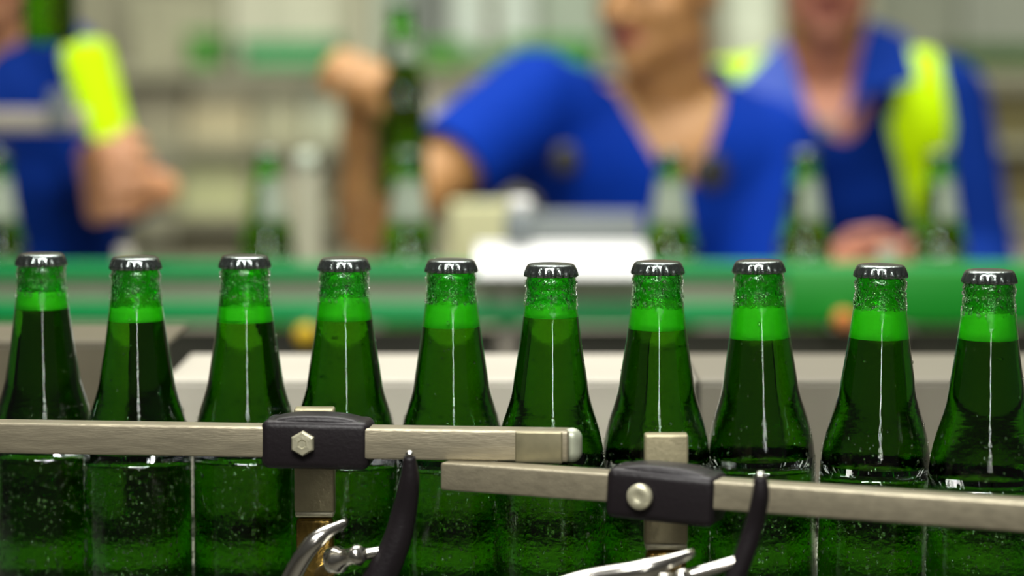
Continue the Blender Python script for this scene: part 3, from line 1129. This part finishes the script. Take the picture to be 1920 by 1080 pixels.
def collar(ctx, pts, m, th=0.004):
    """flat pointed collar leaf with thickness"""
    bm = bmesh.new()
    vs = [bm.verts.new(p) for p in pts]
    f = bm.faces.new(vs)
    bmesh.ops.subdivide_edges(bm, edges=bm.edges[:], cuts=2, use_grid_fill=True)
    thicken(bm, th, False)
    link('collar', bm, m, ctx.root, smooth=False, off=ctx.loc)


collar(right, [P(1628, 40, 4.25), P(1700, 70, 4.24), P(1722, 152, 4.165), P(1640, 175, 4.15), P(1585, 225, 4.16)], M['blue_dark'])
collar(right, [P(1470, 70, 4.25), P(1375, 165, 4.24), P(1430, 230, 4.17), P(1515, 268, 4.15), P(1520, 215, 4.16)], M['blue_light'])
disc_part(right, 'button', P(1548, 240, 4.165), 0.012, M['pale_blue'])

# left worker
J = dict(neck=P(-10, 90, 3.90), hip=P(20, 640, 4.0), head=P(-35, -115, 3.86),
         shL=P(-260, 150, 3.92), elL=P(-330, -20, 3.62), wrL=P(-60, -120, 3.40),
         shR=P(108, 130, 3.88), elR=P(186, 350, 3.84), wrR=P(262, 352, 3.58))
left = worker(J, 'person in a blue top with a yellow sleeve at the left edge', M['skin'], M['blue_dark'],
              Vector((0.35, -0.9, -0.1)).normalized(), long_sleeve=True, vneck=0.015, vwid=0.5,
              hands=(dict(W=J['wrL'], X=Vector((0.9, -0.3, 0.15)), Yd=Vector((0, 0.1, 1)), curl=(50, 55, 35)),
                     dict(W=J['wrR'], X=Vector((-0.30, -0.55, 0.05)), Yd=Vector((-0.2, 0.1, 0.9)), curl=(60, 65, 45), grow=1.2)),
              yellow_sleeve=(1, -0.06, 0.80))
q = P(94, 84, 3.30)
back_bottle((q.x, 3.30, q.z), 'dark green bottle held up at the top left corner', 'bottles held by workers', (0, 0))

# ---------------------------------------------------------------- odds and ends by the back conveyor
def simple(name, c, s, m, label, cat, bev=0.004, group=None):
    bm = bmesh.new(); box(bm, (0, 0, s[2] / 2), s, bev, 3)
    o = link(name, bm, m)
    o.location = (c[0], c[1], c[2])
    return tag(o, label, cat, group)


# work table
root = empty('work_table', (0.0, 3.56, 0), 'narrow steel work table between the back conveyor and the workers', 'table')
bm = bmesh.new(); box(bm, (0, 0, BELT_Z - 0.012), (2.4, 0.36, 0.02), 0.003)
link('table_top', bm, M['side_plate'], root)
for sx in (-1, 1):
    for sy in (-1, 1):
        bm = bmesh.new(); box(bm, (sx * 1.15, sy * 0.15, (BELT_Z - 0.022) / 2), (0.04, 0.04, BELT_Z - 0.022), 0.003)
        link('leg', bm, M['dark'], root)
a, b = P(892, 455, 3.46), P(1214, 455, 3.46)
# white cover over the upper rail, sloped to catch the overhead light
a, b = P(892, 462, 3.01), P(1214, 519, 3.01)
root = empty('rail_cover', ((a.x + b.x) / 2, 3.03, b.z), 'white cover sloped to catch overhead light, over the upper green rail below the middle worker', 'cover')
w = b.x - a.x; h = a.z - b.z
bm = bmesh.new()
pr = [(-0.030, 0.0), (-0.030, 0.004), (0.020, h - 0.002), (0.030, h - 0.002), (0.030, 0.0)]
L_ = [bm.verts.new((-w / 2, y, z)) for y, z in pr]; R_ = [bm.verts.new((w / 2, y, z)) for y, z in pr]
for k in range(5): bm.faces.new((L_[k], L_[(k + 1) % 5], R_[(k + 1) % 5], R_[k]))
bm.faces.new(list(reversed(L_))); bm.faces.new(R_)
bmesh.ops.recalc_face_normals(bm, faces=bm.faces)
bmesh.ops.bevel(bm, geom=bm.edges[:], offset=0.0012, segments=2, affect='EDGES')
link('cover_body', bm, M['white'], root, False)
bm = bmesh.new(); box(bm, (0, 0.026, h - 0.001), (w, 0.020, 0.004), 0.0015, 3)
link('rim', bm, M['white'], root)
a2, b2 = P(1000, 400, 3.66), P(1205, 400, 3.66)
simple('carton', ((a2.x + b2.x) / 2, 3.68, BELT_Z - 0.002), (b2.x - a2.x, 0.07, a2.z - BELT_Z), M['pale_blue'],
       'pale grey-blue box standing behind the white rail cover', 'box')
q = P(975, 457, 3.055)
root = empty('canister', (q.x, 3.055, a.z + 0.001), 'small white round canister standing on the white rail cover', 'canister')
bm = bmesh.new(); lathe(bm, [(0.015, 0), (0.017, 0.002), (0.017, 0.028), (0.012, 0.034)], 28); link('tin', bm, M['pale_blue'], root)
bm = bmesh.new(); lathe(bm, [(0.0125, 0.034), (0.0125, 0.046), (0.010, 0.048)], 28); link('lid', bm, M['white'], root)
q = P(905, 380, 3.62)
simple('carton', (q.x, 3.66, BELT_Z - 0.002), (0.085, 0.08, q.z - BELT_Z), mat('pale_card', (0.52, 0.52, 0.30), 0.8),
       'pale yellow-green carton behind the left end of the white rail cover', 'box')

# upright grey post
q = P(575, 318, 3.37)
root = empty('upright_post', (q.x, 3.37, 0), 'slim grey upright post rising behind the back conveyor', 'post')
bm = bmesh.new(); box(bm, (0, 0, q.z / 2), (0.034, 0.02, q.z), 0.003); link('bar', bm, M['post_paint'], root)
bm = bmesh.new(); box(bm, (0, 0, 0.01), (0.10, 0.06, 0.02), 0.003); link('base_plate', bm, M['dark'], root)
bm = bmesh.new(); lathe(bm, [(0.012, 0), (0.012, 0.02), (0.004, 0.022)], 20)
bmesh.ops.translate(bm, verts=bm.verts, vec=(0, 0, q.z)); link('top_knob', bm, M['label'], root)

# steel arm reaching in from the left with its bracket
a, b = P(-260, 226, 3.36), P(162, 230, 3.36)
root = empty('support_rail', a, 'pale steel support rail reaching in from the left edge across the left worker', 'rail')
bm = bmesh.new(); box(bm, ((b.x - a.x) / 2, 0, 0), (b.x - a.x, 0.02, 0.026), 0.003, 3); link('bar', bm, M['arm'] if 'arm' in M else M['side_plate'], root)
q = P(112, 205, 3.35)
bm = bmesh.new(); box(bm, (q.x - a.x, -0.008, q.z - a.z), (0.026, 0.02, 0.045), 0.004, 3, None); link('bracket', bm, M['pale_blue'], root)
bm = bmesh.new(); box(bm, (0, 0, -a.z / 2 + 0.015), (0.03, 0.02, a.z + 0.03), 0.003, 3); link('upright', bm, M['side_plate'], root)

# small knobs below the rails; the orange one stands in for a reflection
q = P(572, 645, 2.6)
for (px, py, Y, c, lb) in ((572, 628, 2.9, (0.62, 0.40, 0.0), 'yellow knob on the skirt panel under the left half of the back conveyor'),
                           (1582, 600, 2.95, (0.62, 0.20, 0.03), 'orange knob standing in for a reflection on the guard plate at the right')):
    q = P(px, py, Y)
    root = empty('colour_knob', q, lb, 'knob')
    bm = bmesh.new()
    lathe(bm, [(0.009, -0.012), (0.0105, -0.008), (0.0105, 0.008), (0.008, 0.012)], 24, mod=lambda r, z, a: r * (1 + 0.06 * math.cos(8 * a)))
    bmesh.ops.rotate(bm, verts=bm.verts, cent=(0, 0, 0), matrix=Matrix.Rotation(math.pi / 2, 3, 'X'))
    link('grip', bm, mat('knob_paint', c, 0.5), root)
    bm = bmesh.new()
    capsule(bm, (0, 0.01, 0), 0.006, (0, 3.10 - Y, 0), 0.006, 12, 3)
    link('shaft', bm, M['chrome'], root)

# ---------------------------------------------------------------- racks far behind
YR = 6.5
SH = {'A': 130, 'B': 265, 'C': 400, 'D': 492}
x0, x1 = P(215, 100, YR).x, P(2050, 100, YR).x
root = empty('storage_rack', ((x0 + x1) / 2, YR, 0), 'long beige steel storage rack along the back of the hall', 'rack')
cx = (x0 + x1) / 2
for k, y in SH.items():
    z = P(960, y, YR - 0.25).z
    bm = bmesh.new(); box(bm, (0, 0, z - 0.012), (x1 - x0, 0.52, 0.024), 0.003)
    link('shelf', bm, M['rack'], root, False)
for z in (0.25, 0.6):
    bm = bmesh.new(); box(bm, (0, 0, z), (x1 - x0, 0.52, 0.024), 0.003)
    link('shelf', bm, M['rack'], root, False)
for i in range(5):
    for sy in (-1, 1):
        bm = bmesh.new(); box(bm, (-(x1 - x0) / 2 + (x1 - x0) * i / 4, sy * 0.275, 1.15), (0.04, 0.03, 2.3), 0.003)
        link('upright', bm, M['rack'], root, False)


def crate(px0, px1, ytop, shelf, Yf, col, label, name='crate', cat='crate', depth=0.2):
    zb = P(960, SH[shelf], YR - 0.25).z
    a, b = P(px0, ytop, Yf), P(px1, ytop, Yf)
    w = b.x - a.x
    h = max(a.z - zb, 0.03)
    root = empty(name, ((a.x + b.x) / 2, Yf + depth / 2, zb), label, cat, 'goods on the storage rack')
    m = mat('paint_' + name, col, 0.7, noise=0.1, nscale=6)
    if name == 'drum':
        bm = bmesh.new(); r = w / 2
        lathe(bm, [(r * 0.96, 0), (r, 0.01), (r, h * 0.33), (r * 1.03, h * 0.35), (r, h * 0.37), (r, h * 0.66), (r * 1.03, h * 0.68), (r, h * 0.70),
                   (r, h - 0.01), (r * 0.96, h)], 32)
        link('shell', bm, m, root)
        bm = bmesh.new(); lathe(bm, [(r * 0.3, h), (r * 0.3, h + 0.015), (r * 0.2, h + 0.02)], 20); link('lid', bm, m, root)
    elif name == 'crate':
        bm = bmesh.new()
        t = 0.008
        box(bm, (0, 0, t / 2), (w, depth, t))
        for sx in (-1, 1): box(bm, (sx * (w / 2 - t / 2), 0, h / 2), (t, depth, h))
        for sy in (-1, 1): box(bm, (0, sy * (depth / 2 - t / 2), h / 2), (w, t, h))
        link('shell', bm, m, root, False)
        bm = bmesh.new()
        for sy in (-1, 1):
            box(bm, (0, sy * (depth / 2 + 0.003), h - 0.008), (w + 0.012, 0.010, 0.016))
        for sx in (-1, 1):
            box(bm, (sx * (w / 2 + 0.003), 0, h - 0.008), (0.010, depth, 0.016))
        link('rim', bm, m, root, False)
    else:
        bm = bmesh.new(); box(bm, (0, 0, h / 2), (w, depth, h), 0.004)
        link('box', bm, m, root, False)
        bm = bmesh.new(); box(bm, (0, -depth / 2 - 0.001, h / 2), (0.03, 0.002, h)); link('tape', bm, mat('tape', tuple(min(1, c * 1.15) for c in col), 0.4), root, False)
    return root


YF, YB = 6.28, 6.52
crate(245, 425, -15, 'A', YB, (0.30, 0.29, 0.20), 'olive carton on the top shelf at its left end', 'carton', 'box')
crate(350, 412, 62, 'A', YF, (0.06, 0.24, 0.03), 'small dark green crate alone on the left of the top shelf')
crate(430, 700, -45, 'A', YB, (0.50, 0.48, 0.38), 'wide pale carton behind the sea-green crate on the top shelf', 'carton', 'box')
crate(452, 642, 72, 'A', YF, (0.06, 0.30, 0.11), 'wide sea-green crate on the top shelf left of the raised hand')
crate(704, 770, -60, 'A', YB, (0.26, 0.30, 0.24), 'grey-green carton behind the raised bottle on the top shelf', 'carton', 'box')
crate(772, 830, -70, 'A', YB, (0.13, 0.14, 0.13), 'dark grey carton left of the white drums', 'carton', 'box')
crate(836, 912, -70, 'A', YB, (0.56, 0.60, 0.56), 'left one of the two white drums side by side on the top shelf', 'drum', 'drum', 0.1)
crate(930, 1006, -70, 'A', YB, (0.56, 0.60, 0.56), 'right one of the two white drums side by side on the top shelf', 'drum', 'drum', 0.1)
crate(1012, 1125, -70, 'A', YB, (0.30, 0.34, 0.28), 'grey-green carton right of the white drums', 'carton', 'box')
crate(788, 868, 80, 'A', YF, (0.06, 0.26, 0.02), 'leafy green crate in front of the left white drum')
crate(872, 955, 92, 'A', YF, (0.14, 0.30, 0.12), 'pale green low crate between the two white drums')
crate(958, 1120, 72, 'A', YF, (0.05, 0.27, 0.04), 'leafy green crate next to the middle worker\'s shoulder')
crate(1362, 1470, -70, 'A', YB, (0.62, 0.66, 0.55), 'white drum standing alone between the heads of the two workers', 'drum', 'drum', 0.12)
crate(1640, 1800, -70, 'A', YB, (0.17, 0.18, 0.14), 'grey carton above the right worker\'s shoulder', 'carton', 'box')
crate(1805, 1990, -70, 'A', YB, (0.22, 0.23, 0.19), 'grey carton in the top right corner', 'carton', 'box')
crate(1790, 1990, 85, 'A', YF, (0.03, 0.09, 0.01), 'dark green crate at the right end of the top shelf')
crate(240, 345, 150, 'B', YF, (0.24, 0.22, 0.15), 'olive carton on the second shelf beside the left worker', 'carton', 'box')
crate(350, 470, 188, 'B', YF, (0.40, 0.35, 0.22), 'sand coloured low carton on the second shelf', 'carton', 'box')
crate(478, 570, 170, 'B', YF, (0.34, 0.33, 0.22), 'khaki carton on the second shelf', 'carton', 'box')
crate(575, 700, 142, 'B', YF, (0.50, 0.52, 0.38), 'pale carton behind the raised hand', 'carton', 'box')
crate(704, 850, 138, 'B', YF, (0.62, 0.58, 0.46), 'cream carton between raised bottle and blue sleeve', 'carton', 'box')
crate(1800, 1990, 172, 'B', YF, (0.10, 0.085, 0.03), 'dark brown carton on the second shelf at the right', 'carton', 'box')
crate(335, 468, 300, 'C', YF, (0.40, 0.41, 0.22), 'yellow-green carton on the third shelf', 'carton', 'box')
crate(472, 600, 300, 'C', YF, (0.38, 0.35, 0.26), 'greyish carton on the third shelf behind the grey post', 'carton', 'box')
crate(604, 840, 300, 'C', YF, (0.16, 0.15, 0.09), 'wide dark brown carton on the third shelf behind the raised forearm', 'carton', 'box')
crate(1830, 1990, 290, 'C', YF, (0.11, 0.09, 0.035), 'brown carton on the third shelf at the right', 'carton', 'box')
crate(320, 470, 412, 'D', YF, (0.11, 0.10, 0.06), 'dark carton on the fourth shelf at the left', 'carton', 'box')
crate(604, 700, 412, 'D', YF, (0.22, 0.21, 0.14), 'drab carton on the fourth shelf behind the forearm', 'carton', 'box')
crate(800, 1000, 412, 'D', YF, (0.50, 0.48, 0.33), 'straw coloured carton on the fourth shelf', 'carton', 'box')
crate(1850, 1990, 412, 'D', YF, (0.40, 0.36, 0.28), 'light carton on the fourth shelf at the right edge', 'carton', 'box')

bpy.context.view_layer.update()
